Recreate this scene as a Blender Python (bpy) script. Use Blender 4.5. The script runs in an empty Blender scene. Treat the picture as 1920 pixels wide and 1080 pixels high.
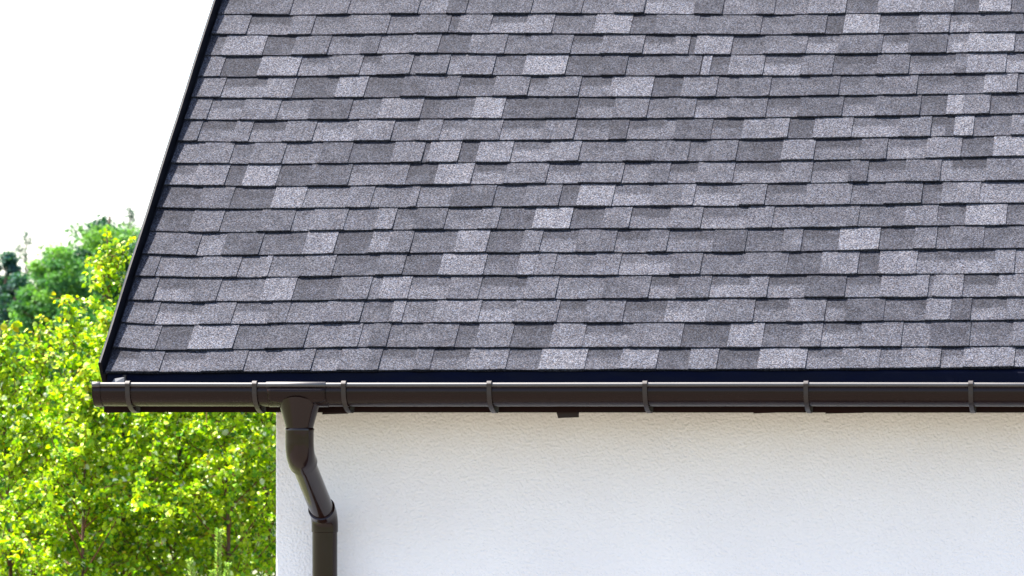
import bpy, math, random
import numpy as np
from mathutils import Vector
random.seed(7)
rng = np.random.default_rng(11)
sc = bpy.context.scene
rad = math.radians

# ------------------------------------------------------------------ camera
H = 3.0                       # camera height = gutter rim height
DIST = 16.73                  # metres from the eave line
F = 8700.0                    # focal length in photo pixels (1920 wide)
YAW = rad(3.0)
PX, PY = 2040.0, 715.0        # principal point in photo pixels (cropped, shifted picture)
cam_d = bpy.data.cameras.new('camera')
cam = bpy.data.objects.new('camera', cam_d)
sc.collection.objects.link(cam)
cam.location = (0, -DIST, H)
cam.rotation_euler = (rad(90), 0, YAW)
cam_d.sensor_width = 36.0
cam_d.lens = F * 36.0 / 1920.0
cam_d.shift_x = (960 - PX) / 1920.0
cam_d.shift_y = (PY - 540) / 1920.0
cam_d.clip_end = 5000
cam_d.clip_start = 0.1
cam_d.dof.use_dof = True
cam_d.dof.focus_distance = DIST
cam_d.dof.aperture_fstop = 13.5
sc.camera = cam

# ------------------------------------------------------------------ sky and sun
SUN = Vector((-0.47, 0.10, 0.865)).normalized()      # direction towards the sun
elev = math.asin(SUN.z)
azim = math.atan2(SUN.x, SUN.y)
w = bpy.data.worlds.new('World'); sc.world = w; w.use_nodes = True
nt = w.node_tree; nt.nodes.clear()
sky = nt.nodes.new('ShaderNodeTexSky'); sky.sky_type = 'NISHITA'; sky.sun_disc = False
sky.sun_elevation = elev; sky.sun_rotation = azim
sky.air_density = 0.8; sky.dust_density = 1.7; sky.ozone_density = 0.2
bg = nt.nodes.new('ShaderNodeBackground'); bg.inputs[1].default_value = 0.12
wo = nt.nodes.new('ShaderNodeOutputWorld')
nt.links.new(sky.outputs[0], bg.inputs[0]); nt.links.new(bg.outputs[0], wo.inputs[0])
sl = bpy.data.lights.new('sun', 'SUN'); sl.energy = 5.0; sl.angle = rad(0.5); sl.color = (1.0, 0.95, 0.88)
so = bpy.data.objects.new('sun', sl); sc.collection.objects.link(so)
so.rotation_euler = SUN.to_track_quat('Z', 'Y').to_euler(); so.location = (-10, 5, 30)
sc.view_settings.view_transform = 'Standard'
sc.view_settings.look = 'None'
sc.view_settings.gamma = 1.0
sc.view_settings.exposure = 2.25

# ------------------------------------------------------------------ picture <-> place
FW = Vector((-math.sin(YAW), math.cos(YAW), 0)); RT = Vector((math.cos(YAW), math.sin(YAW), 0))
CAM = Vector((0, -DIST, H))
def ray(px, py):
    return FW + RT * ((px - PX) / F) + Vector((0, 0, 1)) * ((PY - py) / F)
def at_y(px, py, y):
    d = ray(px, py); t = (y + DIST) / d.y
    return CAM + d * t
PITCH = rad(40.0); CP, SP = math.cos(PITCH), math.sin(PITCH)
ZR = H + 0.036
NRM = Vector((0, -SP, CP)); UP = Vector((0, CP, SP))
def on_roof(px, py):
    """where a pixel's ray meets the roof plane: (X, V) with V metres up the slope"""
    d = ray(px, py); o = CAM - Vector((0, 0, ZR))
    t = -o.dot(NRM) / d.dot(NRM); p = o + d * t
    return p.x, p.dot(UP)
def roof_pt(x, v, n=0.0):
    return Vector((x, 0, ZR)) + UP * v + NRM * n

# ------------------------------------------------------------------ helpers
COL = sc.collection
def tag(o, label=None, cat=None, group=None, kind=None):
    if label: o['label'] = label
    if cat: o['category'] = cat
    if group: o['group'] = group
    if kind: o['kind'] = kind
    return o
def empty(name, loc, label=None, cat=None, group=None):
    o = bpy.data.objects.new(name, None); COL.objects.link(o); o.location = loc
    o.empty_display_size = 0.2
    return tag(o, label, cat, group)
def mesh_obj(name, verts, faces, mat, parent=None, smooth=False, auto=None):
    me = bpy.data.meshes.new(name)
    me.from_pydata([tuple(v) for v in verts], [], faces); me.update()
    if mat: me.materials.append(mat)
    if smooth: me.shade_smooth()
    o = bpy.data.objects.new(name, me); COL.objects.link(o)
    if parent is not None:
        o.parent = parent
        base = Vector((0, 0, 0)); p = parent
        while p is not None: base += p.location; p = p.parent
        o.location = -base + Vector((0, 0, 0))
    if auto and smooth:
        try: me.set_sharp_from_angle(angle=rad(auto))
        except Exception: pass
    return o
class MB:
    def __init__(s): s.v = []; s.f = []
    def add(s, vs, fs):
        k = len(s.v); s.v += [tuple(v) for v in vs]; s.f += [tuple(i + k for i in f) for f in fs]
    def box(s, a, b):
        x0, y0, z0 = a; x1, y1, z1 = b
        s.add([(x0,y0,z0),(x1,y0,z0),(x1,y1,z0),(x0,y1,z0),(x0,y0,z1),(x1,y0,z1),(x1,y1,z1),(x0,y1,z1)],
              [(0,3,2,1),(4,5,6,7),(0,1,5,4),(1,2,6,5),(2,3,7,6),(3,0,4,7)])
    def tube(s, pts, radii, n=24, caps=True, squash=1.0):
        pts = [Vector(p) for p in pts]; rings = []
        up = Vector((1, 0, 0))
        for i, p in enumerate(pts):
            a = pts[max(0, i-1)]; b = pts[min(len(pts)-1, i+1)]; t = (b - a)
            if t.length < 1e-9: t = Vector((0, 0, 1))
            t.normalize()
            u = up - t * up.dot(t)
            if u.length < 1e-4: u = Vector((0, 1, 0)) - t * t.y
            u.normalize(); v = t.cross(u)
            r = radii[i] if hasattr(radii, '__len__') else radii
            rings.append([p + u * (r * squash * math.cos(2*math.pi*k/n)) + v * (r * math.sin(2*math.pi*k/n)) for k in range(n)])
        vs = [q for rr in rings for q in rr]; fs = []
        for i in range(len(pts) - 1):
            for k in range(n):
                fs.append((i*n+k, i*n+(k+1) % n, (i+1)*n+(k+1) % n, (i+1)*n+k))
        if caps: fs.append(tuple(range(n-1, -1, -1))); fs.append(tuple((len(pts)-1)*n+k for k in range(n)))
        s.add(vs, fs)
    def build(s, name, mat, parent=None, smooth=False, auto=None):
        return mesh_obj(name, s.v, s.f, mat, parent, smooth, auto)

def mat_new(name):
    m = bpy.data.materials.new(name); m.use_nodes = True
    n = m.node_tree.nodes; l = m.node_tree.links
    return m, n, l, n['Principled BSDF']
def N(n, t, **kw):
    x = n.new(t)
    for k, v in kw.items(): setattr(x, k, v)
    return x
def ramp(n, pts):
    r = n.new('ShaderNodeValToRGB'); e = r.color_ramp.elements
    while len(e) < len(pts): e.new(0.5)
    for el, (p, c) in zip(e, pts):
        el.position = p; el.color = (*c, 1) if len(c) == 3 else c
    return r
def math_n(n, l, op, a, b=None, c=None, clamp=False):
    x = n.new('ShaderNodeMath'); x.operation = op; x.use_clamp = clamp
    for i, v in enumerate((a, b, c)):
        if v is None: continue
        if isinstance(v, (int, float)): x.inputs[i].default_value = v
        else: l.new(v, x.inputs[i])
    return x.outputs[0]
def mixc(n, l, mode, fac, a, b):
    x = n.new('ShaderNodeMix'); x.data_type = 'RGBA'; x.blend_type = mode
    for i, v in ((0, fac), (6, a), (7, b)):
        if isinstance(v, (int, float)): x.inputs[i].default_value = v
        elif isinstance(v, tuple): x.inputs[i].default_value = (*v, 1)
        else: l.new(v, x.inputs[i])
    return x.outputs[2]

# ------------------------------------------------------------------ materials
def shingle_material():
    m, n, l, b = mat_new('shingle_granules')
    at = N(n, 'ShaderNodeAttribute', attribute_name='tab')
    sp = N(n, 'ShaderNodeSeparateColor'); l.new(at.outputs['Color'], sp.inputs[0])
    tone, band, v = sp.outputs[0], sp.outputs[1], sp.outputs[2]
    tc = N(n, 'ShaderNodeTexCoord').outputs['Object']
    # soft mottling inside a tab
    n1 = N(n, 'ShaderNodeTexNoise'); n1.inputs['Scale'].default_value = 15; n1.inputs['Detail'].default_value = 3
    l.new(tc, n1.inputs['Vector'])
    mott = math_n(n, l, 'MULTIPLY_ADD', n1.outputs['Fac'], 0.50, -0.25)
    # the darker colour band printed along the top of the lower layer
    nb = N(n, 'ShaderNodeTexNoise'); nb.inputs['Scale'].default_value = 60; l.new(tc, nb.inputs['Vector'])
    vv = math_n(n, l, 'MULTIPLY_ADD', nb.outputs['Fac'], 0.22, v)
    mr = N(n, 'ShaderNodeMapRange', interpolation_type='SMOOTHSTEP'); l.new(vv, mr.inputs[0])
    mr.inputs[1].default_value = 0.56; mr.inputs[2].default_value = 0.76
    dark = math_n(n, l, 'MULTIPLY', mr.outputs[0], band)
    t1 = math_n(n, l, 'ADD', tone, mott)
    t2 = math_n(n, l, 'MAXIMUM', math_n(n, l, 'SUBTRACT', t1, dark, clamp=True), math_n(n, l, 'MINIMUM', tone, 0.24))
    r = ramp(n, [(0.0, (0.001, 0.001, 0.0015)), (0.10, (0.010, 0.010, 0.012)), (0.3, (0.0225, 0.0238, 0.0290)), (0.55, (0.0390, 0.0405, 0.0470)),
                 (0.8, (0.0580, 0.0600, 0.0680)), (1.0, (0.070, 0.0725, 0.080))])
    l.new(t2, r.inputs[0])
    # granules: two sizes of random grains
    vo = N(n, 'ShaderNodeTexVoronoi'); vo.inputs['Scale'].default_value = 320; l.new(tc, vo.inputs['Vector'])
    s2 = N(n, 'ShaderNodeSeparateColor'); l.new(vo.outputs['Color'], s2.inputs[0])
    g1 = ramp(n, [(0.0, (0.12, 0.12, 0.16)), (0.25, (0.48, 0.47, 0.53)), (0.55, (0.92, 0.90, 0.93)), (0.8, (1.45, 1.42, 1.42)), (1.0, (2.15, 2.15, 2.2))])
    l.new(s2.outputs[0], g1.inputs[0])
    tint = ramp(n, [(0.0, (0.80, 0.95, 1.22)), (0.3, (0.98, 0.99, 1.02)), (0.7, (1.02, 1.0, 0.98)), (1.0, (1.22, 0.98, 0.84))])
    l.new(s2.outputs[1], tint.inputs[0])
    c1 = mixc(n, l, 'MULTIPLY', 1.0, r.outputs[0], g1.outputs[0])
    c2 = mixc(n, l, 'MULTIPLY', 0.8, c1, tint.outputs[0])
    l.new(c2, b.inputs['Base Color'])
    b.inputs['Roughness'].default_value = 0.85
    b.inputs['Specular IOR Level'].default_value = 0.08
    bp = N(n, 'ShaderNodeBump'); bp.inputs['Strength'].default_value = 0.5; bp.inputs['Distance'].default_value = 0.0012
    l.new(s2.outputs[2], bp.inputs['Height']); l.new(bp.outputs[0], b.inputs['Normal'])
    return m
def simple(name, col, rough=0.5, spec=0.5, noise=0.0, nscale=30, metallic=0.0, bump=0.0, stretch=None):
    m, n, l, b = mat_new(name)
    b.inputs['Roughness'].default_value = rough; b.inputs['Specular IOR Level'].default_value = spec
    b.inputs['Metallic'].default_value = metallic
    tc = N(n, 'ShaderNodeTexCoord').outputs['Object']
    mp = N(n, 'ShaderNodeMapping'); l.new(tc, mp.inputs[0])
    if stretch: mp.inputs['Scale'].default_value = stretch
    no = N(n, 'ShaderNodeTexNoise'); no.inputs['Scale'].default_value = nscale; no.inputs['Detail'].default_value = 6
    l.new(mp.outputs[0], no.inputs['Vector'])
    r = ramp(n, [(0.25, tuple(c*(1-noise) for c in col)), (0.75, tuple(min(1, c*(1+noise)) for c in col))])
    l.new(no.outputs['Fac'], r.inputs[0]); l.new(r.outputs[0], b.inputs['Base Color'])
    rr = N(n, 'ShaderNodeMapRange'); l.new(no.outputs['Fac'], rr.inputs[0])
    rr.inputs[1].default_value = 0.3; rr.inputs[2].default_value = 0.7
    rr.inputs[3].default_value = max(0.02, rough*0.85); rr.inputs[4].default_value = min(1, rough*1.2)
    l.new(rr.outputs[0], b.inputs['Roughness'])
    if bump:
        bp = N(n, 'ShaderNodeBump'); bp.inputs['Strength'].default_value = 1.0; bp.inputs['Distance'].default_value = bump
        l.new(no.outputs['Fac'], bp.inputs['Height']); l.new(bp.outputs[0], b.inputs['Normal'])
    return m
def stucco():
    m, n, l, b = mat_new('stucco')
    tc = N(n, 'ShaderNodeTexCoord').outputs['Object']
    no = N(n, 'ShaderNodeTexNoise'); no.inputs['Scale'].default_value = 95; no.inputs['Detail'].default_value = 4; no.inputs['Roughness'].default_value = 0.55
    l.new(tc, no.inputs['Vector'])
    vo = N(n, 'ShaderNodeTexVoronoi', feature='SMOOTH_F1'); vo.inputs['Scale'].default_value = 110; l.new(tc, vo.inputs['Vector'])
    h = math_n(n, l, 'MULTIPLY_ADD', vo.outputs['Distance'], 0.6, no.outputs['Fac'])
    bp = N(n, 'ShaderNodeBump'); bp.inputs['Strength'].default_value = 1.0; bp.inputs['Distance'].default_value = 0.0045
    l.new(h, bp.inputs['Height']); l.new(bp.outputs[0], b.inputs['Normal'])
    big = N(n, 'ShaderNodeTexNoise'); big.inputs['Scale'].default_value = 2.3; big.inputs['Detail'].default_value = 9; l.new(tc, big.inputs['Vector'])
    r = ramp(n, [(0.3, (0.79, 0.75, 0.732)), (0.7, (0.84, 0.80, 0.778))]); l.new(big.outputs['Fac'], r.inputs[0])
    l.new(r.outputs[0], b.inputs['Base Color'])
    b.inputs['Roughness'].default_value = 0.95; b.inputs['Specular IOR Level'].default_value = 0.15
    return m
def leaf_material(name, rough=0.45, transl=0.45, spec=0.5, gain=1.0):
    m, n, l, b = mat_new(name)
    at = N(n, 'ShaderNodeAttribute', attribute_name='leaf')
    l.new(at.outputs['Color'], b.inputs['Base Color'])
    b.inputs['Roughness'].default_value = rough; b.inputs['Specular IOR Level'].default_value = spec
    tr = N(n, 'ShaderNodeBsdfTranslucent')
    tcol = mixc(n, l, 'MULTIPLY', 1.0, at.outputs['Color'], (1.12*gain, 1.20*gain, 0.28*gain))
    l.new(tcol, tr.inputs[0])
    mx = N(n, 'ShaderNodeMixShader'); mx.inputs[0].default_value = transl
    l.new(b.outputs[0], mx.inputs[1]); l.new(tr.outputs[0], mx.inputs[2])
    l.new(mx.outputs[0], n['Material Output'].inputs[0])
    return m
M = {}
M['shingle'] = shingle_material()
M['deck'] = simple('bitumen_underlay', (0.022, 0.024, 0.03), 0.8, 0.3, 0.2)
M['drip'] = simple('drip_edge_metal', (0.001, 0.002, 0.010), 0.7, 0.08, 0.25, 6, stretch=(1, 4, 4))
M['trim'] = simple('verge_metal', (0.003, 0.003, 0.005), 0.5, 0.12, 0.15, 20)
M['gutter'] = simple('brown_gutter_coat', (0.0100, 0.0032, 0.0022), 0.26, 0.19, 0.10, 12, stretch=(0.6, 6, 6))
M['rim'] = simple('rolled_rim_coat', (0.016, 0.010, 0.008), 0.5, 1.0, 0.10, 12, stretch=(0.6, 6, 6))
M['strap'] = simple('brown_strap', (0.011, 0.0052, 0.004), 0.45, 0.5, 0.12, 25)
M['pipe'] = simple('brown_pipe_plastic', (0.0115, 0.0038, 0.0027), 0.13, 0.30, 0.10, 14, stretch=(4, 4, 0.7))
M['fascia'] = simple('fascia_stain', (0.010, 0.002, 0.0015), 0.7, 0.12, 0.45, 14, stretch=(0.5, 4, 14))
M['soffit'] = simple('soffit_boards', (0.018, 0.008, 0.006), 0.7, 0.3, 0.3, 14, stretch=(0.5, 8, 4))
M['zinc'] = simple('zinc_tag', (0.07, 0.073, 0.085), 0.6, 0.4, 0.25, 60)
M['stucco'] = stucco()
M['bark'] = simple('birch_twig_bark', (0.13, 0.055, 0.028), 0.8, 0.2, 0.35, 60)
M['birch_bark'] = simple('pale_birch_bark', (0.09, 0.05, 0.035), 0.8, 0.2, 0.5, 25)
M['dark_bark'] = simple('far_tree_bark', (0.07, 0.05, 0.04), 0.9, 0.2, 0.3, 8)
M['leaf'] = leaf_material('birch_leaf', 0.42, 0.40, 0.35)
M['far_leaf'] = leaf_material('far_leaf', 0.6, 0.30, 0.3)
M['needle'] = leaf_material('spruce_needle', 0.5, 0.25, 0.4)

# ------------------------------------------------------------------ ground
gv = []; gf = []
def ground():
    m, n, l, b = mat_new('lawn')
    tc = N(n, 'ShaderNodeTexCoord').outputs['Object']
    no = N(n, 'ShaderNodeTexNoise'); no.inputs['Scale'].default_value = 1.2; no.inputs['Detail'].default_value = 12; l.new(tc, no.inputs['Vector'])
    r = ramp(n, [(0.3, (0.06, 0.075, 0.03)), (0.5, (0.09, 0.10, 0.045)), (0.75, (0.15, 0.14, 0.09))])
    l.new(no.outputs['Fac'], r.inputs[0]); l.new(r.outputs[0], b.inputs['Base Color'])
    b.inputs['Roughness'].default_value = 0.95
    bp = N(n, 'ShaderNodeBump'); bp.inputs['Distance'].default_value = 0.05; l.new(no.outputs['Fac'], bp.inputs['Height']); l.new(bp.outputs[0], b.inputs['Normal'])
    S = 1500
    o = mesh_obj('ground', [(-S, -S, 0), (S, -S, 0), (S, S, 0), (-S, S, 0)], [(0, 1, 2, 3)], m)
    tag(o, 'green lawn around the house, reaching the horizon', None, None, 'structure')
    # added paving, out of view along the front wall: bounces daylight onto it
    m2 = simple('bounce_paving_mat', (0.13, 0.115, 0.10), 0.85, 0.3, 0.12, 8)
    t = MB(); t.box((-9.5, -12.0, -0.05), (9.5, 0.44, 0.04))
    tag(t.build('bounce_paving', m2), 'unseen paving added in front of the house to bounce daylight onto the wall', None, None, 'structure')
ground()

# ------------------------------------------------------------------ roof shingles (digitised tab by tab from the photo)
# a row: bottom edge polyline [(px, py)...]; tabs "x kind tone": kind r = raised tab, s = lower layer, b = lower layer with dark band
ROWS = [
 ([(400,27),(560,29),(720,27),(960,26.5),(1200,26.5),(1440,29),(1600,26),(1920,25)],
  "470s4 543r4 610s5 651r5 730s5 783r5 837s6 873r3 923s5 995r4 1055s5 1090r4 1152s5 1207r5 1301b7 1354r3 1418s5 1451r4 1515s5 1585r6 1645s3 1726r7 1788r6 1835s3 1895r8 1935s4"),
 ([(400,65),(560,67),(840,62.5),(960,64),(1300,65.5),(1440,66.5),(1700,63),(1920,60.5)],
  "462r5 540b5 583r5 648s5 725r5 780s4 840r4 857s2 917r5 983b7 1034r6 1113s4 1181r8 1225s3 1307r4 1327s5 1425r4 1485s4 1547r4 1581s2 1647r8 1720s4 1779r6 1818b7 1845s5 1916r4 1935s5"),
 ([(390,105.5),(560,105),(760,101),(1000,102.5),(1400,103),(1700,101),(1920,98.5)],
  "415s4 492r7 547s3 613r4 675s5 707r3 767s5 820r5 877s3 945r5 989s4 1069r4 1125b5 1204r5 1261b6 1290r6 1302s2 1370r7 1430s4 1511r5 1570b7 1652r4 1702b6 1774r3 1784s5 1815b8 1901r8 1935s5"),
 ([(380,145),(560,144),(760,141),(1000,142.5),(1440,143),(1700,140.5),(1920,137)],
  "413r5 482s2 557r7 613b6 673r5 707b5 768r4 780s4 837r4 865s6 923r5 980s4 1059r8 1127s3 1172r3 1254s4 1311r4 1314s1 1330r7 1365s3 1430r6 1500b7 1560r5 1642b4 1703r4 1789b5 1812r4 1885r7 1935b8"),
 ([(365,184),(500,185.5),(760,183),(960,181.5),(1250,183),(1440,182),(1700,178.5),(1920,175)],
  "414r5 493b6 547r6 627s3 682r7 750s3 797r3 856r4 923b4 988r5 1022b5 1084r5 1142b5 1221r7 1276s2 1342r5 1381s4 1442r4 1515s4 1572r3 1656s4 1718r5 1776s4 1844s4 1906r7 1935s5"),
 ([(355,225),(500,226.5),(760,223.5),(1100,223),(1400,222),(1700,218),(1920,214)],
  "388r5 450b6 518r5 578s5 653r3 708s4 787r6 820s2 850s4 884s4 941r8 1022s3 1079r3 1148b5 1212r5 1248s4 1301r4 1363b6 1435r4 1495b5 1578r3 1640b5 1724r4 1774s3 1805r8 1855r5 1935s4"),
 ([(340,266),(480,267.5),(760,265),(1100,263.5),(1400,262),(1700,258),(1920,254.5)],
  "370r4 434b5 466r5 529b5 585r5 664b7 732r6 778s4 823r5 869b6 936r5 1017b6 1075r5 1141b5 1174r2 1238b5 1263s5 1332r3 1390b4 1476r6 1524s2 1596r6 1684b7 1744r5 1771b6 1788s3 1824r8 1895s4 1935r6"),
 ([(325,307),(500,308.5),(760,306),(1100,304.5),(1400,303.5),(1700,298.5),(1920,294.5)],
  "374s5 430r5 467s4 528r5 596s5 653r3 733s3 790r5 800s3 858r7 892s3 956r7 1026b7 1084r6 1168s4 1226r4 1289r4 1320s4 1379r4 1464s2 1525r6 1612b5 1661r4 1736b6 1801r6 1861s3 1935r8"),
 ([(315,348.5),(500,350.5),(780,348),(1100,345),(1400,344.5),(1700,342),(1920,340)],
  "361b6 421r6 454s3 517r8 575s3 652r3 722s5 760r5 814s2 882r7 944b6 1023r5 1084b6 1165r5 1214s5 1252r4 1304b5 1373r5 1460b6 1520r5 1590b5 1625r3 1695b5 1762r4 1783s6 1847b5 1935r5"),
 ([(300,391),(400,393),(760,389.5),(1100,388),(1400,386.5),(1700,384),(1920,381.5)],
  "370s3 430r4 508s3 567r8 648s6 694r5 765s5 780r5 842s5 923r3 981s4 1047r5 1081s3 1147r8 1219b7 1275r5 1299r6 1386b7 1433r5 1508b5 1594r5 1657s4 1727r4 1764s3 1793r5 1836r6 1935s7"),
 ([(290,434.5),(380,437),(760,431.5),(1100,430),(1380,430),(1700,425),(1920,422)],
  "354s3 411r5 482s4 545r4 580s5 644r5 701s5 736r6 774s4 832r3 896s5 932r5 998s3 1068r8 1128s3 1179r5 1252b5 1313r5 1398b6 1447r5 1520s5 1608r4 1673s4 1695r4 1756r5 1809s4 1886r8 1935s4"),
 ([(278,477.5),(370,480.5),(760,475.5),(1100,474),(1380,474),(1700,469),(1920,467)],
  "368r4 416s6 485r3 567s4 625r7 691s3 726r6 768r4 851s4 911r7 976s3 1011r5 1079b6 1151r4 1212b5 1230r4 1249r4 1335b5 1396r3 1465s4 1501r5 1571s3 1647r8 1712s3 1754r5 1778s4 1843r4 1935s4"),
 ([(262,519),(400,522),(760,517),(1100,517.5),(1400,516),(1700,515),(1920,513)],
  "291r4 371s5 444r5 492s6 502r6 562s5 622r5 704s4 754r4 822s3 906r7 968s4 1001r6 1037r5 1111s5 1159r5 1255b7 1312r4 1387s4 1474r4 1537s3 1607r6 1646s3 1717r7 1787b6 1863b7 1901r6 1935s7"),
 ([(248,564),(350,567.5),(500,565.5),(760,562.5),(1100,562),(1400,560),(1700,558.5),(1920,557.5)],
  "287r4 359b6 405r4 488s5 547r7 630s3 689r5 709s5 764r7 837b6 896r5 981b5 1041r5 1129s5 1176r3 1215r4 1268b6 1329r4 1402b7 1437r5 1508b6 1583r3 1649b5 1739r6 1748s4 1804r6 1870b5 1935r6"),
 ([(232,606),(300,610),(430,609),(650,605.5),(900,606),(1350,605.5),(1640,603.5),(1920,601)],
  "290r4 374b7 433r5 502b6 536r4 605s5 674r5 730s4 753r7 812s5 896r6 960b7 1043r5 1094b5 1167r4 1245b4 1322b7 1411r5 1474b5 1545r5 1584b5 1656r3 1734s4 1781r6 1819r2 1885b6 1935r5"),
 ([(218,653),(300,658),(440,656.5),(650,652),(900,653),(1350,653),(1640,652),(1920,650)],
  "291r5 352s3 436r7 497s3 569r3 632s5 671r5 691s5 724r3 784s4 852r4 890s3 956r5 1030s3 1092r6 1180b6 1200r5 1276r5 1364s2 1428r7 1500s4 1538r5 1611b6 1689r5 1742s5 1817r3 1897s4 1935r5"),
 ([(205,699),(300,698.5),(650,696),(900,695),(1300,694),(1640,692),(1920,690)],
  "253b5 299r5 378b6 456r5 520s5 583r5 632b6 687r5 709r4 774b5 806r4 875b5 948r6 1010s4 1096r8 1161b5 1230r6 1290s3 1343r6 1420s3 1510r7 1576b6 1648r5 1687s5 1762r6 1805b6 1901r7 1935b7"),
]
XR0, VR0 = on_roof(190, 712); XR1, VR1 = on_roof(414, 0)
def rake_x(v): return XR0 + (XR1 - XR0) * (v - VR0) / (VR1 - VR0)
X_END = 7.2
V_RIDGE = 5.6
rows = []   # from bottom up: (knots [(X,V)], segments [(Xright, kind, tone)])
for poly, txt in reversed(ROWS):
    kn = [on_roof(a, b + 1.5) for a, b in poly]
    xs = [k[0] for k in kn]; vs = [k[1] for k in kn]
    segs = []
    for tk in txt.split():
        x = int(tk[:-2]); y = np.interp(x, [p[0] for p in poly], [p[1] for p in poly])
        segs.append((on_roof(x, y)[0], tk[-2], int(tk[-1])))
    rows.append((xs, vs, segs))
step = (rows[-1][1][3] - rows[0][1][3]) / (len(rows) - 1)
print('course exposure', step)
v = rows[-1][1][3]
while v + step < V_RIDGE - 0.05:
    v += step
    rows.append(([-6, 8], [v, v], []))
R2 = random.Random(3)
for xs, vs, segs in rows:
    x = segs[-1][0] if segs else rake_x(vs[0]) + 0.01
    kind = segs[-1][1] if segs else 's'
    while x < X_END:
        kind = 'r' if kind in 'sb' else R2.choice('sb')
        x = min(X_END, x + R2.uniform(0.07, 0.17))
        segs.append((x, kind, R2.choice([3, 3, 4, 4, 4, 5, 5, 5, 6, 7, 8])))
SV = []; SF = []; SC = []
def fV(row, x): return float(np.interp(x, row[0], row[1]))
for i, row in enumerate(rows):
    nxt = rows[i+1] if i + 1 < len(rows) else None
    x0 = rake_x(row[1][0]) + 0.010
    segs = row[2]
    warp = [(R2.uniform(0.5, 3), R2.uniform(0, 6.28)) for _ in range(3)]
    for (x1, kind, tone) in segs:
        if x1 <= x0 + 0.002: continue
        nx = max(2, int((x1 - x0) / 0.035) + 1)
        hb = (0.0091 if kind == 'r' else 0.0079) + R2.uniform(-0.0007, 0.0009)
        if R2.random() < 0.12: hb += 0.0018
        drop = (0.0022 if kind == 'r' else 0.0) + R2.uniform(-0.0012, 0.0012)
        tilt = R2.uniform(-0.0010, 0.0010)
        lean = R2.uniform(-0.0012, 0.0012)
        tn = max(tone, 2.5 if tone == 2 else 0) / 10.0 * 1.05 + R2.uniform(-0.035, 0.035) + 0.02
        bnd = {'b': 0.33, 's': 0.09, 'r': 0.0}[kind] * (0.8 + 0.5 * R2.random())
        ts = [0, 0.04, 0.2, 0.5, 0.8, 1.0, 1.15]
        base = len(SV)
        for a in range(nx + 1):
            x = x0 + (x1 - x0) * a / nx
            vb = fV(row, x) - drop + 0.0007 * math.sin(x * 31 + i) + R2.uniform(-0.0004, 0.0004)
            vt = (fV(nxt, x) if nxt else vb + step)
            # bottom corners of a raised tab are a little rounded
            if a in (0, nx) and kind == 'r': vb += 0.0014
            wv = sum(0.0004 * math.sin(x * k * 3 + p) for k, p in warp)
            cols = []
            for t in ts:
                vv = vb + (vt - vb) * t
                lift = hb * (1 - min(t, 1)) ** 1.15 + 0.0016 + wv * (1 - min(t, 1)) + tilt * (2.0 * a / nx - 1) * (1 - min(t, 1))
                if kind == 'r': lift += 0.0027
                if t == 0: lift -= 0.0008
                if t > 1: lift = 0.0004
                nn = max(lift, 0.0003)
                rk = rake_x(vv) + 0.008
                SV.append(roof_pt(max(x + lean * t if 0 < a < nx else x, rk), vv, nn)); SC.append((tn, bnd, t, 1))
            SV.append(roof_pt(x, vb + 0.0004, -0.0015)); SC.append((0.0, 0, 0, 1))
        K = len(ts) + 1
        for a in range(nx):
            p = base + a*K; q = p + K
            for t in range(len(ts) - 1):
                SF.append((p+t, q+t, q+t+1, p+t+1))
            SF.append((p + K - 1, q + K - 1, q, p))          # butt face
        # side walls
        for p, flip in ((base, 0), (base + nx*K, 1)):
            k0 = len(SV)
            for t in range(len(ts)):
                vt_ = SV[p + t]; SV.append(vt_ - NRM * 0.0085 if vt_ else vt_); SC.append((0.0, 0, 0, 1))
            for t in range(len(ts) - 1):
                f = (p+t, p+t+1, k0+t+1, k0+t)
                SF.append(f if not flip else f[::-1])
        x0 = x1
# ------------------------------------------------------------------ house
# verge underside, deck, walls
wall_l = at_y(517, 900, 0.45).x
XL = rake_x(0)
house = empty('house', (wall_l, 0.45, 0), 'white stucco house with grey shingle roof, brown gutter and downpipe', 'house')
Y_RIDGE = V_RIDGE * CP; Z_RIDGE = ZR + V_RIDGE * SP
# roof deck: a slab following the skewed verge
def slab(n0, n1, v0, v1, dx=0.0):
    m = MB(); P = []
    for n_ in (n0, n1):
        for (vv, right) in ((v0, 0), (v0, 1), (v1, 1), (v1, 0)):
            x = X_END if right else rake_x(vv) + dx
            P.append(roof_pt(x, vv, n_))
    m.add(P, [(0,3,2,1),(4,5,6,7),(0,1,5,4),(1,2,6,5),(2,3,7,6),(3,0,4,7)]); return m
roof = slab(-0.10, -0.003, 0.03, V_RIDGE, 0.004).build('roof', M['deck'], house)
so_ = mesh_obj('shingles', SV, SF, M['shingle'], roof)
ca = so_.data.color_attributes.new('tab', 'FLOAT_COLOR', 'POINT')
ca.data.foreach_set('color', np.array(SC, dtype=np.float32).ravel())
tag(so_, 'overlapping grey granulated shingle courses with lighter and darker tabs')
# back slope
mb = MB(); bx0 = rake_x(V_RIDGE)
y2 = 2 * Y_RIDGE
mb.add([(bx0, Y_RIDGE, Z_RIDGE), (X_END, Y_RIDGE, Z_RIDGE), (X_END, y2, ZR), (XL, y2, ZR),
        (bx0, Y_RIDGE, Z_RIDGE-.12), (X_END, Y_RIDGE, Z_RIDGE-.12), (X_END, y2, ZR-.12), (XL, y2, ZR-.12)],
       [(0,1,2,3),(7,6,5,4),(0,3,7,4),(1,5,6,2),(3,2,6,7)])
bk = mb.build('back_slope', M['shingle'], roof)
ca = bk.data.color_attributes.new('tab', 'FLOAT_COLOR', 'POINT')
ca.data.foreach_set('color', np.array([(0.5, 0, 0, 1)] * len(mb.v), dtype=np.float32).ravel())
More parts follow.
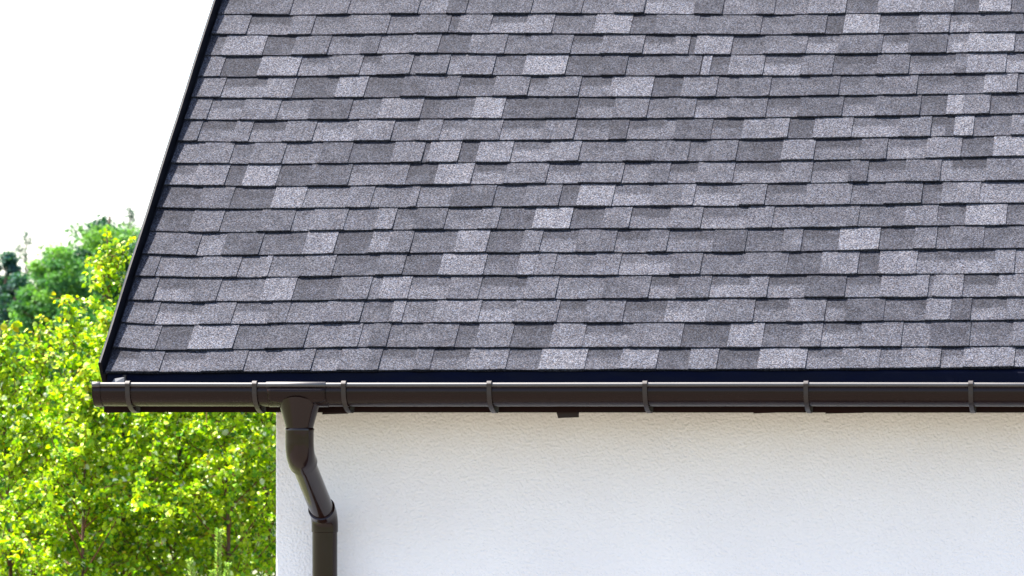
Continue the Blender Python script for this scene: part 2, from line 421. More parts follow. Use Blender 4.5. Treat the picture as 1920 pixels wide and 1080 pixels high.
# ridge cap
mb = MB()
for k in range(60):
    xa = bx0 + k * (X_END - bx0) / 60; xb = xa + (X_END - bx0) / 60 + .01
    if xb > X_END: xb = X_END
    for s in (1, -1):
        a = Vector((0, Y_RIDGE, Z_RIDGE + .022)); d = Vector((0, -CP*s, -SP)) * .15
        mb.add([(xa, a.y, a.z), (xb, a.y, a.z - .006), (xb, a.y + d.y, a.z + d.z - .006), (xa, a.y + d.y, a.z + d.z)], [(0,1,2,3) if s < 0 else (3,2,1,0)])
rc = mb.build('ridge_cap', M['shingle'], roof)
ca = rc.data.color_attributes.new('tab', 'FLOAT_COLOR', 'POINT')
ca.data.foreach_set('color', np.array([(0.45, 0, 0, 1)] * len(mb.v), dtype=np.float32).ravel())
# verge trim: metal upstand along the rake, with a rolled top
mb = MB(); prof = [(-0.011, -0.13), (-0.011, 0.048), (-0.0065, 0.0525), (-0.001, 0.0525), (0.0005, 0.048), (0.0005, -0.002), (0.009, -0.002), (0.009, -0.0005)]
st = 30; vsn = [(-0.012) + (V_RIDGE + 0.012) * k / st for k in range(st + 1)]
P = []
for vv in vsn:
    jx = 0.0008 * math.sin(vv * 9)
    for dx, n_ in prof: P.append(roof_pt(rake_x(vv) + dx + jx, vv, n_))
K = len(prof); Fs = []
for a in range(st):
    for k in range(K - 1): Fs.append((a*K+k, a*K+k+1, (a+1)*K+k+1, (a+1)*K+k))
    Fs.append((a*K, (a+1)*K, (a+1)*K+5, a*K+5))
Fs.append(tuple(range(K-1, -1, -1)))
mb.add(P, Fs); mb.build('verge_trim', M['trim'], roof)
# a little nail head on the outer edge of the verge, high up
mb = MB(); p = roof_pt(*((lambda q: (rake_x(q[1]) - 0.011, q[1]))(on_roof(371, 130))), 0.02)
mb.tube([p - Vector((0.006, 0, 0)), p, p + Vector((0.004, 0, 0))], [0.004, 0.006, 0.005], 10)
mb.build('nail_head', M['trim'], roof, True)
# drip edge: metal apron at the eave, running down behind the gutter
mb = MB(); x0 = XL + 0.012
for k in range(8):
    xa = x0 + k * 2.0 - (0.9 if k else 0); xb = min(X_END, x0 + (k + 1) * 2.0 - 0.9)
    if xa >= X_END: break
    yo = -0.0005 * (k % 2)
    pr = [(0.05, ZR + 0.038), (0.004 + yo, ZR - 0.0015), (0.002 + yo, ZR - 0.006), (-0.006 + yo, ZR - 0.062), (-0.004 + yo, ZR - 0.062), (0.006, ZR - 0.008)]
    P = [(xa, y, z) for y, z in pr] + [(xb, y, z) for y, z in pr]; K = len(pr)
    mb.add(P, [(j, j+1, K+j+1, K+j) for j in range(K-1)] + [tuple(range(K)), tuple(range(2*K-1, K-1, -1))])
mb.build('drip_edge', M['drip'], roof)
# fascia board + soffit + small battens showing under it
zf = H - 0.113
fx = at_y(195, 770, 0.012).x
mb = MB(); mb.box((fx, 0.012, zf), (X_END, 0.036, ZR - 0.010))
fas = mb.build('fascia', M['fascia'], house)
for (pa, pb, dz) in ((1042, 1083, 0.021), (605, 650, 0.008), (1548, 1618, 0.0045), (1413, 1452, 0.004), (200, 252, 0.003)):
    xa = at_y(pa, 775, 0.045).x; xb = at_y(pb, 775, 0.045).x
    mb = MB(); ta = 0.010 if dz > .01 else 0.0
    za = zf - dz
    mb.add([(xa + ta, .038, za), (xb, .038, za + .003), (xb, .075, za + .003), (xa + ta, .075, za), (xa, .038, zf + .012), (xb, .038, zf + .012), (xb, .075, zf + .012), (xa, .075, zf + .012)],
           [(0,3,2,1),(4,5,6,7),(0,1,5,4),(1,2,6,5),(2,3,7,6),(3,0,4,7)])
    mb.build('batten_end', M['soffit'], fas)
mb = MB(); mb.box((fx + .004, 0.08, zf + 0.002), (X_END - .01, 0.448, zf + 0.020))
mb.build('soffit', M['soffit'], house)
# walls: front, gable sides, back, as one shell with thickness
def wall():
    t = 0.3; yb = y2 - 0.45; zt = zf + 0.001
    xr = X_END - 0.35
    mb = MB()
    mb.box((wall_l, 0.45, 0), (xr, 0.45 + t, zt))
    mb.box((wall_l, yb - t, 0), (xr, yb, zt))
    for xa in (wall_l, xr - t):
        a = [(xa, 0.45 + t, 0), (xa, yb - t, 0), (xa, yb - t, zt), (xa, Y_RIDGE, Z_RIDGE - .30), (xa, 0.45 + t, zt)]
        b_ = [(p[0] + t, p[1], p[2]) for p in a]
        mb.add(a + b_, [(0,4,3,2,1), (5,6,7,8,9), (2,3,8,7), (3,4,9,8), (0,1,6,5)])
    return mb.build('wall', M['stucco'], house)
wl = wall()
bev = wl.modifiers.new('b', 'BEVEL'); bev.width = 0.006; bev.segments = 2; bev.limit_method = 'ANGLE'

# ------------------------------------------------------------------ gutter
GY = -0.006; GW = 0.132; rim = H - 0.004
def gprof(off=0.0):
    """outline from the front bead down round the belly to the back edge, as (y, z)"""
    yf = GY - GW
    pts = []
    for a in range(-60, 241, 30):      # rolled bead
        pts.append((yf + 0.0085 + (0.0085 + off) * math.cos(rad(60 - a + 60)) * 1.0, rim - 0.0085 + (0.0085 + off) * math.sin(rad(60 - a + 60))))
    return pts
def belly(off=0.0, n=22):
    yf = GY - GW
    pts = [(yf + 0.004 - off, rim - 0.018), (yf + 0.006 - off, rim - 0.0205), (yf + 0.0045 - off, rim - 0.0225), (yf + 0.0045 - off, rim - 0.034)]
    cy = (yf + 0.0045 + GY) / 2; ry = (GY - yf - 0.0045) / 2; cz = rim - 0.034; rz = 0.053
    for k in range(1, n):
        a = math.pi * k / n
        pts.append((cy - (ry + off) * math.cos(a), cz - (rz + off) * math.sin(a)))
    pts += [(GY + off, rim - 0.034), (GY + off, rim - 0.002)]
    return pts
def gutter_strip(x0, x1, off=0.0, bead=True, thick=0.002, n=22):
    yf = GY - GW
    outer = []
    if bead:
        cyb, czb, r = yf + 0.0085, rim - 0.0085, 0.0085 + off
        outer = [(cyb + r * math.cos(rad(a)), czb + r * math.sin(rad(a))) for a in range(-30, 211, 20)]
    b = belly(off, n)
    outer = outer + b
    inner = [(y, z) for y, z in belly(off - thick, n)][::-1]
    if bead: inner = inner[:-3] + [(yf + 0.010, rim - 0.020)]
    ring = outer + inner; K = len(ring)
    mb = MB()
    xs_ = [x0, x1] if x1 - x0 < 0.5 else [x0 + (x1 - x0) * k / 40 for k in range(41)]
    P = []
    for x in xs_:
        wz = 0.0006 * math.sin(x * 2.3) if len(xs_) > 2 else 0.0006 * math.sin(x * 2.3)
        P += [(x, y, z + wz) for y, z in ring]
    Fs = []
    for a in range(len(xs_) - 1):
        for k in range(K):
            Fs.append((a*K+k, a*K+(k+1) % K, (a+1)*K+(k+1) % K, (a+1)*K+k))
    # end strips (the section is thin: close it with quads between outer and inner)
    nb = len(outer) - len(b)
    for e, base in ((0, 0), (1, (len(xs_)-1)*K)):
        io = list(range(nb, len(outer))); ii = list(range(K-1, len(outer)-1, -1))
        for j in range(min(len(io), len(ii)) - 1):
            Fs.append((base+io[j], base+io[j+1], base+ii[j+1], base+ii[j]) if e else (base+io[j+1], base+io[j], base+ii[j], base+ii[j+1]))
        if bead and nb > 3: Fs.append(tuple(base + k for k in range(nb)) if e else tuple(base + k for k in range(nb-1, -1, -1)))
    mb.add(P, Fs); return mb
yfr = GY - GW
def gx(px): return at_y(px, 730, yfr).x
gut = gutter_strip(gx(176), X_END + 0.02, bead=False).build('gutter', M['gutter'], house, True, 40)
# the rolled front rim, a hollow bead of its own along the whole length
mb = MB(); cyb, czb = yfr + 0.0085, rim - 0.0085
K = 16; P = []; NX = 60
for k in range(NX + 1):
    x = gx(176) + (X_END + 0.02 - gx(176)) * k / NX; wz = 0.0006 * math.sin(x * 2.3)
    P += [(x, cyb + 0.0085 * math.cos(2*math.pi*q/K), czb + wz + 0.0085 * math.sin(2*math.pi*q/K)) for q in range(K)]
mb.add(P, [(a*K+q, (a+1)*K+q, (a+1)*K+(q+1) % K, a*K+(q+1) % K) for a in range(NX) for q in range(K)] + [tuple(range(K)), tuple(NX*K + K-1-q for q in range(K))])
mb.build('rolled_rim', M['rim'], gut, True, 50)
def rim_sleeve(xa, xb, rr, name):
    m_ = MB(); m_.tube([(xa, cyb, czb), (xa + .001, cyb, czb), (xb - .001, cyb, czb), (xb, cyb, czb)], [rr - .001, rr, rr, rr - .001], 20)
    return m_.build(name, M['rim'], gut, True, 50)
# end cap
def endcap():
    rim_sleeve(gx(172), gx(187), 0.0112, 'cap_rim')
    mb = gutter_strip(gx(172), gx(187), 0.003, False)
    prof = belly(0.003); yb = prof
    x = gx(172)
    P = [(x, y, z) for y, z in prof] + [(x, yfr + 0.012, rim - 0.002)]
    P2 = [(p[0] + 0.003, p[1], p[2]) for p in P]; K = len(P)
    mb.add(P + P2, [tuple(range(K))] + [tuple(range(2*K-1, K-1, -1))] + [(k, (k+1) % K, K+(k+1) % K, K+k) for k in range(K)])
    return mb.build('end_cap', M['gutter'], gut, True, 40)
endcap()
# brackets (straps): wrap the front, then run under the gutter back to the fascia foot
def bracket(px, first=False):
    x = gx(px); wd = 0.0165
    yf = yfr
    path = []
    for a in range(150, 30, -20): pass
    cyb, czb = yf + 0.0085, rim - 0.0085
    path += [(cyb + 0.0135 * math.cos(rad(a)), czb + 0.0125 * math.sin(rad(a))) for a in (20, 50, 80, 110, 140, 165)]
    path += [(yf - 0.0005, rim - 0.020), (yf + 0.0005, rim - 0.034)]
    for k in range(1, 10):
        a = math.pi / 2 * k / 9
        path.append(((yf + 0.0005) + 0.125 * (1 - math.cos(a)), rim - 0.034 - 0.0745 * math.sin(a)))
    path.append((0.0095, zf + 0.003)); path.append((0.0095, zf + 0.05))
    t = 0.003; mb = MB(); P = []
    for i, (y, z) in enumerate(path):
        a = Vector(path[max(0, i-1)]); b = Vector(path[min(len(path)-1, i+1)]); d = (b - a).normalized(); nn = Vector((d.y, -d.x))
        y2_, z2_ = y + nn.x * t, z + nn.y * t
        # a slightly dished strap: raised rims and a sunken middle
        for xx, yy, zz in ((x - wd/2, y, z), (x - wd/2 + .003, y, z), (x - wd/2 + .0045, y*.9+y2_*.1 + .0006, z), (x + wd/2 - .0045, y*.9+y2_*.1 + .0006, z), (x + wd/2 - .003, y, z), (x + wd/2, y, z), (x + wd/2, y2_, z2_), (x - wd/2, y2_, z2_)):
            P.append((xx, yy, zz))
    K = 8; Fs = []
    for a in range(len(path) - 1):
        for k in range(K): Fs.append((a*K+k, a*K+(k+1) % K, (a+1)*K+(k+1) % K, (a+1)*K+k))
    Fs.append(tuple(range(K-1, -1, -1))); Fs.append(tuple((len(path)-1)*K + k for k in range(K)))
    mb.add(P, Fs)
    return mb.build('bracket', M['strap'], gut, True, 35)
for px in (239, 477, 644, 917, 1209, 1511, 1820, 2135, 2450, 2765, 3080, 3395): bracket(px)
# tag of zinc and clip behind the gutter's left end
mb = MB(); a = at_y(206, 716, -0.03).x; b = at_y(232, 716, -0.03).x; z0 = rim - 0.01
mb.add([(a, -.030, z0), (b, -.034, z0), (b + .003, -.026, z0 + .030), (a + .014, -.020, z0 + .024), (a, -.027, z0), (b, -.031, z0), (b + .003, -.023, z0 + .030), (a + .014, -.017, z0 + .024)],
       [(0,1,2,3),(7,6,5,4),(0,4,5,1),(1,5,6,2),(2,6,7,3),(3,7,4,0)])
mb.build('flashing_tab', M['zinc'], gut)
mb = MB(); mb.box((b + .0035, -.036, z0), (b + .009, -.022, z0 + .034)); mb.box((b - .001, -.0365, z0 + .0345), (b + .010, -.0215, z0 + .037))
mb.build('clip', M['strap'], gut)

# ------------------------------------------------------------------ outlet saddle and downpipe
xo = at_y(562, 800, -0.075).x
sad = gutter_strip(gx(498), gx(610), 0.0022, False)
rim_sleeve(gx(498), gx(610), 0.0108, 'outlet_rim')
# saddle skirt on the front
sk = sad.build('outlet', M['gutter'], gut, True, 40)
mb = MB(); # raised flap on the face of the saddle
zt_ = rim - 0.024; P = []
nseg = 16
for k in range(nseg + 1):
    u = -1 + 2 * k / nseg; x = (gx(501) + gx(609)) / 2 + u * (gx(609) - gx(501)) / 2
    depth = 0.034 + 0.022 * max(0, 1 - abs(u)) ** 0.5 + 0.006
    for j in range(7):
        z = zt_ - depth * j / 6
        # follow the belly
        dz = (rim - 0.034) - z
        yy = (yfr + 0.0045 + GY) / 2 - ((GY - yfr - .0045) / 2 + .0058) * (math.sqrt(max(0, 1 - (min(dz, .058) / .0592) ** 2)) if dz > 0 else 1)
        P.append((x, yy, z))
Fs = [(k*7+j, k*7+j+1, (k+1)*7+j+1, (k+1)*7+j) for k in range(nseg) for j in range(6)]
mb.add(P, Fs); fl = mb.build('skirt', M['gutter'], sk.parent, True, 40)
s_ = fl.modifiers.new('s', 'SOLIDIFY'); s_.thickness = 0.003; s_.offset = 0

YP0, YP1 = -0.078, 0.345
def zpx(py, y): return at_y(600, py, y).z
# hopper: a flattened funnel that grows out of the gutter's belly
mb = MB(); R = 0.0465
z_top = zpx(744, YP0); z_bot = zpx(803, YP0)
rings = []
n = 40
for k in range(15):
    t = k / 14; z = z_top + (z_bot - z_top) * t
    rx = 0.0745 + (0.0490 - 0.0745) * (t ** 0.9); ry = 0.070 + (0.0490 - 0.070) * t
    # the top rim is cut by an arch: front top lifts in the middle
    ring = []
    for q in range(n):
        a = 2 * math.pi * q / n; cx = math.cos(a); sy = math.sin(a)
        zz = z
        sag = 0.030 * (abs(cx) ** 2.2) * (1 - t) ** 1.2
        ring.append((xo + rx * cx, YP0 + ry * sy, zz - sag))
    rings.append(ring)
rings.append([(xo + 0.046 * math.cos(2*math.pi*q/n), YP0 + 0.046 * math.sin(2*math.pi*q/n), z_bot - 0.002) for q in range(n)])
P = [p for r_ in rings for p in r_]; Fs = []
for a in range(len(rings) - 1):
    for q in range(n): Fs.append((a*n+q, (a+1)*n+q, (a+1)*n+(q+1) % n, a*n+(q+1) % n))
Fs.append(tuple(range(n)))
mb.add(P, Fs)
dp = empty('downpipe', (0, 0, 0)); dp.parent = house; dp.location = (xo - wall_l, YP1 - 0.45, 0)
mb.build('hopper', M['pipe'], dp, True, 45)
def arc(p0, p1, p2, r, n=10):
    """polyline p0-p1-p2 with the corner at p1 rounded with cut length r"""
    p0, p1, p2 = Vector(p0), Vector(p1), Vector(p2)
    a = p1 + (p0 - p1).normalized() * r; b = p1 + (p2 - p1).normalized() * r
    return [a.lerp(p1, t).lerp(p1.lerp(b, t), t) for t in [k / n for k in range(n + 1)]]
RP = 0.0462; RS = 0.0512
A = Vector((xo, YP0, z_bot)); B = Vector((xo, YP0, zpx(851, YP0))); Cc = Vector((xo, YP1, zpx(968, YP1))); D = Vector((xo, YP1, 0.05))
# upper elbow
e1 = arc(A, B, Cc, 0.046, 12)
dirBC = (Cc - B).normalized()
pts = [A + Vector((0, 0, 0.0)), A - Vector((0, 0, 0.004)), A - Vector((0, 0, 0.012))] + e1 + [e1[-1] + dirBC * 0.022, e1[-1] + dirBC * 0.024]
radii = [RS, RS + .0022, RS] + [RS] * len(e1) + [RS + .0008, .0440]
mb = MB(); mb.tube(pts, radii, 40); mb.build('elbow', M['pipe'], dp, True, 50)
# offset pipe
e2 = arc(B, Cc, D, 0.042, 12)
mb = MB(); mb.tube([e1[-1] + dirBC * 0.01, e2[0] - dirBC * 0.01], .0438, 40); mb.build('offset_pipe', M['pipe'], dp, True, 50)
pts = [e2[0] - dirBC * 0.024, e2[0] - dirBC * 0.022] + e2 + [e2[-1] - Vector((0, 0, .012)), e2[-1] - Vector((0, 0, .016)), e2[-1] - Vector((0, 0, .018))]
RL = .0488
radii = [.0440, RL + .0008] + [RL] * len(e2) + [RL, RL, RP]
mb = MB(); mb.tube(pts, radii, 40); mb.build('elbow', M['pipe'], dp, True, 50)
z_l = e2[-1].z - .017
mb = MB(); mb.tube([(xo, YP1, z_l + .006), (xo, YP1, z_l - .5), (xo, YP1, z_l - 1.4), (xo, YP1, .08)], RP, 40)
mb.build('lower_pipe', M['pipe'], dp, True, 50)
for z in (1.9, 0.7):
    mb = MB(); mb.tube([(xo, YP1, z - .014), (xo, YP1, z - .013), (xo, YP1, z + .013), (xo, YP1, z + .014)], [RP + .0005, RP + .004, RP + .004, RP + .0005], 32)
    mb.box((xo - .012, YP1 + RP, z - .012), (xo + .012, 0.455, z + .012)); mb.build('pipe_clip', M['strap'], dp, True, 40)

# ------------------------------------------------------------------ foliage
LT = np.array([(0, 0, 0), (.22, .36, .10), (.62, .34, .13), (1.0, 0, -.06), (.62, -.34, .13), (.22, -.36, .10)])
def leaves(name, pos, axis, nrm, size, cols, mat, parent, narrow=1.0):
    nL = len(pos)
    axis = axis / np.linalg.norm(axis, axis=1, keepdims=True)
    side = np.cross(axis, nrm); side /= np.maximum(np.linalg.norm(side, axis=1, keepdims=True), 1e-6)
    nn = np.cross(side, axis)
    T = LT
    V = (pos[:, None, :] + size[:, None, None] * (T[None, :, 0:1] * axis[:, None, :] + narrow * T[None, :, 1:2] * side[:, None, :] + T[None, :, 2:3] * nn[:, None, :])).reshape(-1, 3)
    k = np.arange(nL) * 6
    q = np.stack([np.stack([k, k+1, k+2, k+3], 1), np.stack([k, k+3, k+4, k+5], 1)], 1).reshape(-1, 4)
    me = bpy.data.meshes.new(name)
    me.vertices.add(len(V)); me.vertices.foreach_set('co', V.astype(np.float32).ravel())
    me.loops.add(q.size); me.loops.foreach_set('vertex_index', q.astype(np.int32).ravel())
    me.polygons.add(len(q)); me.polygons.foreach_set('loop_start', (np.arange(len(q)) * 4).astype(np.int32))
    me.update(calc_edges=True)
    me.materials.append(mat)
    ca = me.color_attributes.new('leaf', 'FLOAT_COLOR', 'POINT')
    c4 = np.concatenate([np.repeat(cols, 6, axis=0), np.ones((nL*6, 1))], 1)
    ca.data.foreach_set('color', c4.astype(np.float32).ravel())
    o = bpy.data.objects.new(name, me); COL.objects.link(o)
    o.parent = parent; o.location = -parent.location
    return o
def rand_unit(n):
    v = rng.normal(size=(n, 3)); return v / np.linalg.norm(v, axis=1, keepdims=True)
PAL = np.array([(0.26, 0.41, 0.004), (0.35, 0.47, 0.004), (0.14, 0.31, 0.005), (0.045, 0.15, 0.010), (0.44, 0.54, 0.02), (0.50, 0.38, 0.01), (0.62, 0.68, 0.45)])  # last, whitish entry: leaf undersides, and gloss glints painted into the leaf colour
PW = np.array([.30, .27, .16, .13, .10, .012, .045])
def palette(n, pal=PAL, w=PW, jit=.18):
    c = pal[rng.choice(len(pal), n, p=w / w.sum())]
    return np.clip(c * (1 + jit * rng.normal(size=(n, 1))), .004, .9)
def young_birch(px, topy, y, rad_, nleaf, label, lean=0.0, shoots=5):
    nleaf = int(nleaf * 1.25)
    top = at_y(px, topy, y); x0 = top.x + lean
    t = empty('birch_tree', (x0, y, 0), label, 'birch', 'young birches beside the house')
    tr = MB(); tw = MB(); h = top.z
    def trunk_pt(s): return Vector((x0 + (top.x - x0) * s + .03 * math.sin(s * 5 + px), y + .03 * math.cos(s * 4 + px), h * s))
    tr.tube([trunk_pt(s / 12) for s in range(13)], [0.020 * (1 - s / 12) ** .8 + .002 for s in range(13)], 8)
    segs = []      # twig segments that carry leaves: (p, q)
    nl = 46
    for k in range(nl):
        s = 0.16 + 0.80 * (k + rng.random()) / nl
        a = k * 2.4 + rng.random()
        b0 = trunk_pt(s)
        reach = rad_ * (min(1.0, (1 - s) * 2.1 + 0.10)) * rng.uniform(.6, 1.15)
        rise = reach * rng.uniform(.5, 1.1) + .03
        rise = min(rise, max(.02, (h - b0.z) * .9))
        p1 = b0 + Vector((math.cos(a) * reach * .5, math.sin(a) * reach * .5, rise * .62))
        p2 = b0 + Vector((math.cos(a) * reach, math.sin(a) * reach, rise))
        tw.tube([b0, p1, p2], [.008 * (1 - s) + .003, .004, .0018], 5, False)
        segs.append((b0.lerp(p1, .5), p1, .6)); segs.append((p1, p2, 1))
        for j in range(5):
            f = rng.uniform(.25, 1); q0 = b0.lerp(p1, f * 2) if f < .5 else p1.lerp(p2, (f - .5) * 2)
            d = Vector(rand_unit(1)[0]); d.z = abs(d.z) * .8 + .1; L = rng.uniform(.12, .34) * (0.4 + reach / rad_)
            q1 = q0 + d * L * .6; q2 = q1 + (d + Vector((0, 0, -.25))).normalized() * L * .5
            tw.tube([q0, q1, q2], [.003, .0022, .0013], 4, False)
            segs.append((q0, q1, 1)); segs.append((q1, q2, 1.2))
    segs.append((trunk_pt(.86), trunk_pt(1.0), 2.0)); segs.append((trunk_pt(.7), trunk_pt(.88), 1.5))
    tr.build('trunk', M['birch_bark'], t, True)
    tw.build('twigs', M['bark'], t, True)
    P0 = np.array([s_[0][:] for s_ in segs]); P1 = np.array([s_[1][:] for s_ in segs]); Wt = np.array([s_[2] for s_ in segs]) * (np.linalg.norm(P1 - P0, axis=1) + .02)
    # put more of the leaves high up, where the crown gets light
    zc = (P0[:, 2] + P1[:, 2]) / 2; Wt = Wt * np.where(zc < 1.7, .45, 1.0)
    idx = rng.choice(len(segs), nleaf, p=Wt / Wt.sum()); f = rng.random((nleaf, 1))
    pos = P0[idx] * (1 - f) + P1[idx] * f + rng.normal(scale=.016, size=(nleaf, 3))
    ax = rand_unit(nleaf); ax[:, 2] = ax[:, 2] * .7 - .55
    nr = rand_unit(nleaf); nr[:, 2] += .35
    size = rng.uniform(.018, .046, nleaf) * np.where(rng.random(nleaf) < .06, 1.3, 1)
    size = size * (1 + .10 * np.clip((pos[:, 2] - (h - .4)) / .4, 0, 1))
    cols = palette(nleaf)
    # young shoot tips are yellower and bronzed
    tip = np.clip((pos[:, 2] - (h - .45)) / .45, 0, 1)[:, None] * (rng.random((nleaf, 1)) < .13)
    cols = cols * (1 - tip) + np.array([[.36, .32, .012]]) * tip
    leaves('crown', pos, ax, nr, size, cols, M['leaf'], t)
    return t
BIRCH = [
 (199, 424, 14.0, .30, 4600, 'slender young birch with the tallest leafy shoot, rising just left of the roof edge'),
 (130, 560, 13.3, .25, 3600, 'young birch with thin shoots just left of the tallest shoot'),
 (66, 603, 13.9, .28, 3800, 'young birch with narrow yellowish tip near the left frame edge'),
 (12, 612, 13.0, .36, 5200, 'leafy birch with broad top cut by the left frame edge'),
 (-50, 640, 14.2, .55, 6500, 'birch mostly beyond the left frame edge with branches reaching in'),
 (240, 560, 13.2, .50, 8000, 'dense birch below the left end of the gutter'),
 (330, 600, 13.9, .55, 8000, 'dense birch midway between gutter end and wall corner'),
 (420, 590, 13.1, .52, 8000, 'bright birch behind the young spruce, close to the wall corner'),
 (510, 600, 14.0, .55, 8000, 'birch half hidden behind the white wall corner'),
 (95, 722, 15.6, .60, 7500, 'broad birch in the second row below the slender shoots'),
 (275, 640, 15.8, .62, 7500, 'birch in the second row behind the dense birches under the gutter'),
 (440, 640, 15.7, .62, 7500, 'birch in the second row, deepest in shade near the wall'),
 (165, 690, 12.6, .50, 7500, 'low wide birch in front, below the left roof corner'),
]
for a in BIRCH: young_birch(*a[:5], a[5])

def far_tree(name, px, topy, y, rx_px, bottom_py, nleaf, label, cat, pal, leafsize=.13, blobs=60, seed=1, squash=1.0):
    S = F / (y + DIST); top = at_y(px, topy, y); bot = at_y(px, bottom_py, y)
    r_ = rx_px / S; hh = (top.z - bot.z)
    t = empty(name, (top.x, y, 0), label, cat, 'trees standing far behind the birches')
    nleaf = int(nleaf * 2.6); leafsize *= .62; lr = np.random.default_rng(seed)
    tr = MB(); tr.tube([(top.x + .1*math.sin(k), y, (top.z - .3) * k / 6) for k in range(7)], [.16 * (1 - k / 6.5) + .02 for k in range(7)], 8)
    cs = []; blobs = int(blobs * 1.9)
    for k in range(blobs):
        u = rand_unit(1)[0] * lr.random() ** .4
        zrel = (u[2] + 1) / 2
        wid = math.sqrt(max(.06, 1 - (2 * zrel - 1) ** 2)) if squash == 1 else (1.05 - zrel) * squash
        c = np.array([top.x + u[0] * r_ * wid / max(.35, math.hypot(u[0], u[1]) ** .3), y + u[1] * r_, bot.z + hh * zrel * .96])
        cs.append((c, lr.uniform(.10, .24) * r_ + .04))
    for c, br in cs[::2]:
        z0 = max(.8, c[2] - lr.uniform(.4, 1.0))
        tr.tube([(top.x, y, z0), ((top.x + c[0]) / 2, (y + c[1]) / 2, (z0 + c[2]) / 2 - .05), tuple(c)], [.035, .022, .008], 5, False)
    tr.build('trunk', M['dark_bark'], t, True)
    idx = lr.integers(0, blobs, nleaf)
    C0 = np.array([c for c, _ in cs]); B0 = np.array([b for _, b in cs])
    pos = C0[idx] + rand_unit(nleaf) * (lr.random((nleaf, 1)) ** .5) * B0[idx][:, None] * np.array([1.25, 1.2, .8])
    ax = rand_unit(nleaf); nr = rand_unit(nleaf); nr[:, 2] += .7
    size = lr.uniform(.6, 1.3, nleaf) * leafsize
    pal = np.array(pal); cols = pal[lr.integers(0, len(pal), blobs)][idx] * (1 + .25 * lr.normal(size=(nleaf, 1)))
    leaves('crown', pos, ax, nr, size, np.clip(cols, .003, .8), M['far_leaf'], t)
    return t
G1 = [(.04, .13, .05), (.07, .19, .055), (.02, .08, .045), (.12, .27, .05)]
G2 = [(.09, .24, .045), (.14, .31, .045), (.05, .16, .045)]
G3 = [(.025, .085, .07), (.04, .12, .09), (.02, .06, .055)]
FAR = [
 ('leafy_tree', 208, 382, 96, 128, 700, 17000, 'tall mid green tree with rounded crown, partly behind the roof edge', 'tree', G1, .12, 110, 2),
 ('leafy_tree', 112, 448, 90, 84, 720, 12000, 'bright green rounded tree left of the tallest far tree', 'tree', G2, .11, 80, 3),
 ('leafy_tree', 150, 560, 84, 70, 740, 6000, 'low dark green tree in shade under the bright far tree', 'tree', [(.03, .12, .03), (.05, .16, .035)], .11, 50, 4),
 ('leafy_tree', 62, 560, 92, 60, 740, 6000, 'mid green bushy tree low between the pine and the bright tree', 'tree', G1, .11, 50, 5),
 ('leafy_tree', 300, 380, 104, 60, 700, 5000, 'yellowish green tree whose tip shows beside the roof edge', 'tree', G2, .12, 50, 6),
 ('pine_tree', -2, 440, 100, 52, 720, 8000, 'dark bluish pine at the left frame edge', 'pine', G3, .13, 60, 7),
 ('pine_tree', 34, 508, 97, 66, 740, 9000, 'lower dark pine beside the left frame edge, in front of the taller pine', 'pine', G3, .12, 50, 8),
 ('leafy_tree', 205, 600, 80, 70, 760, 5500, 'shaded green tree just behind the tallest birch shoot', 'tree', [(.04, .14, .03), (.06, .20, .035)], .10, 50, 9),
 ('leafy_tree', 400, 640, 70, 150, 1200, 9000, 'wide dark green tree glimpsed through the birches beside the wall', 'tree', [(.03, .12, .02), (.05, .17, .03)], .12, 90, 10),
 ('leafy_tree', 130, 690, 68, 190, 1150, 9000, 'wide shaded tree filling the gaps behind the left birches', 'tree', [(.03, .12, .02), (.05, .17, .03)], .12, 90, 12),
]
for a in FAR: far_tree(*a)
# thin half bare pines
def thin_pine(px, topy, y, rpx, label, seed, dens=1.0):
    S = F / (y + DIST); top = at_y(px, topy, y); t = empty('thin_pine', (top.x, y, 0), label, 'pine', 'trees standing far behind the birches')
    lr = np.random.default_rng(seed); tr = MB(); r_ = rpx / S
    tr.tube([(top.x, y, 0), (top.x + .04, y, top.z * .5), (top.x, y, top.z)], [.10, .05, .008], 8)
    pos = []
    for k in range(34):
        z = top.z - .08 - (k / 34) * 2.9; a = lr.uniform(0, 6.28); L = r_ * (.2 + .8 * min(1, k / 14)) * lr.uniform(.6, 1.2)
        e = np.array([top.x + math.cos(a) * L, y + math.sin(a) * L, z + L * .35]); b0 = np.array([top.x, y, z])
        tr.tube([tuple(b0), tuple((b0 + e) / 2 - [0, 0, .02]), tuple(e)], [.012, .009, .004], 4, False)
        m_ = int(26 * dens)
        f = lr.random((m_, 1)) ** .6; pos.append(b0 * (1 - f) + e * f + lr.normal(scale=.05, size=(m_, 3)))
    tr.build('trunk', M['dark_bark'], t, True)
    pos = np.concatenate(pos); n_ = len(pos)
    cols = np.array([(.03, .085, .06)]) * (1 + .3 * lr.normal(size=(n_, 1)))
    leaves('crown', pos, rand_unit(n_), rand_unit(n_), lr.uniform(.05, .11, n_), np.clip(cols, .003, 1), M['far_leaf'], t, .5)
thin_pine(48, 432, 110, 44, 'thin half bare pine with sparse branches against the white sky', 21, .75)
thin_pine(88, 470, 112, 34, 'faint thin pine between the half bare pine and the leafy trees', 25, .8)
thin_pine(243, 388, 118, 26, 'bluish conifer tip rising above the tallest far tree', 23, 1.1)

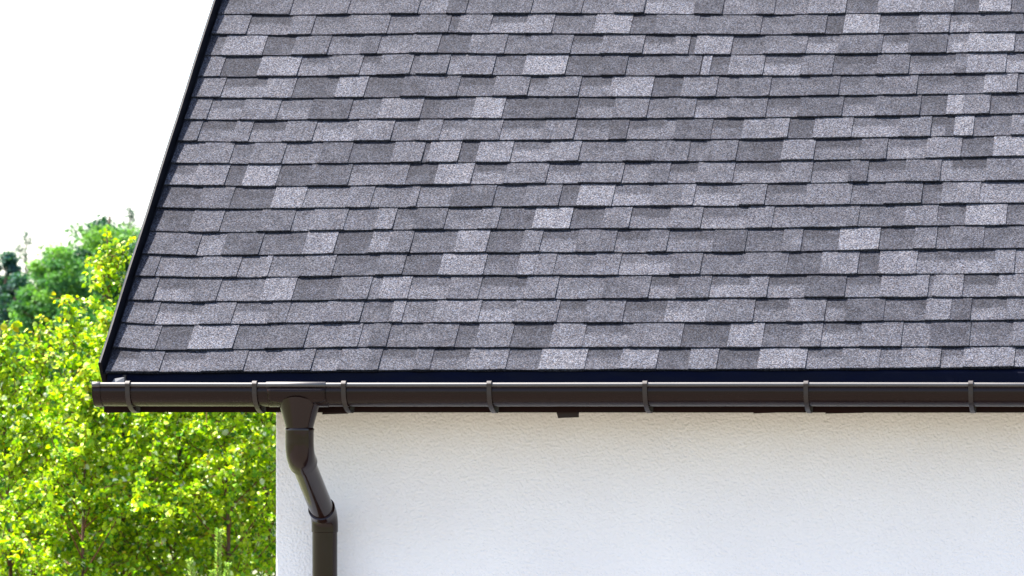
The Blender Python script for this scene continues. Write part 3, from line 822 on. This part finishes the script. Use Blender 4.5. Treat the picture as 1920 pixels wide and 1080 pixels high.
# young spruce in front, with pale fresh shoots
def spruce():
    y = 9.0; top = at_y(410, 994, y)
    t = empty('young_spruce', (top.x, y, 0), 'young spruce with pale green shoots beneath the birches near the wall', 'spruce')
    tr = MB(); h = top.z
    tr.tube([(top.x, y, 0), (top.x + .01, y, h * .5), (top.x - .012, y, h * .8), (top.x, y, h - .01)], [.03, .02, .009, .0035], 8)
    axes = [((top.x - .008, y, h - .42), (top.x, y, h))]
    for (px, py, dy) in ((355, 1050, .02), (427, 1058, -.05), (398, 1072, .08), (330, 1090, -.03), (455, 1092, .05)):
        e = at_y(px, py, y + dy); b = Vector((top.x, y, e.z - .16 - abs(e.x - top.x) * .5)); m_ = Vector((e.x * .85 + b.x * .15, e.y, e.z - .14))
        tr.tube([b, m_, e], [.006, .004, .0025], 5, False); axes.append((tuple(m_), tuple(e))); axes.append((tuple(b), tuple(m_)))
    R3 = random.Random(5)
    for k in range(54):
        z = h - .35 - 1.75 * k / 54; a = R3.uniform(0, 6.28); L = .10 + .6 * (k / 54) ** .9
        b = Vector((top.x, y, z)); e = b + Vector((math.cos(a) * L, math.sin(a) * L, L * .35))
        tr.tube([b, e], [.006, .002], 4, False); axes.append((tuple(b), tuple(e)))
        for s in (-1, 1):
            q = b.lerp(e, .6); d = Vector((math.cos(a + s * .8), math.sin(a + s * .8), .3)) * L * .45
            tr.tube([q, q + d], [.003, .0015], 4, False); axes.append((tuple(q), tuple(q + d)))
    tr.build('trunk', M['bark'], t, True)
    pos = []; ax = []; 
    for i, (a, b) in enumerate(axes):
        a = np.array(a); b = np.array(b); L = np.linalg.norm(b - a); m_ = int(L * (1500 if i < 9 else 600)); d = (b - a) / L
        f = rng.random((m_, 1)); pos.append(a + (b - a) * f)
        r_ = rand_unit(m_); r_ -= (r_ @ d)[:, None] * d; r_ /= np.linalg.norm(r_, axis=1, keepdims=True)
        ax.append(r_ * .8 + d * .62)
    pos = np.concatenate(pos); ax = np.concatenate(ax); n_ = len(pos)
    cols = palette(n_, np.array([(.22, .38, .06), (.32, .47, .10), (.44, .54, .16)]), np.array([.4, .4, .2]))
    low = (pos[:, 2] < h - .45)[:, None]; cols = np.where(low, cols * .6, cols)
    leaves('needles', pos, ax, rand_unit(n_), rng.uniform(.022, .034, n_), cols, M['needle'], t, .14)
spruce()
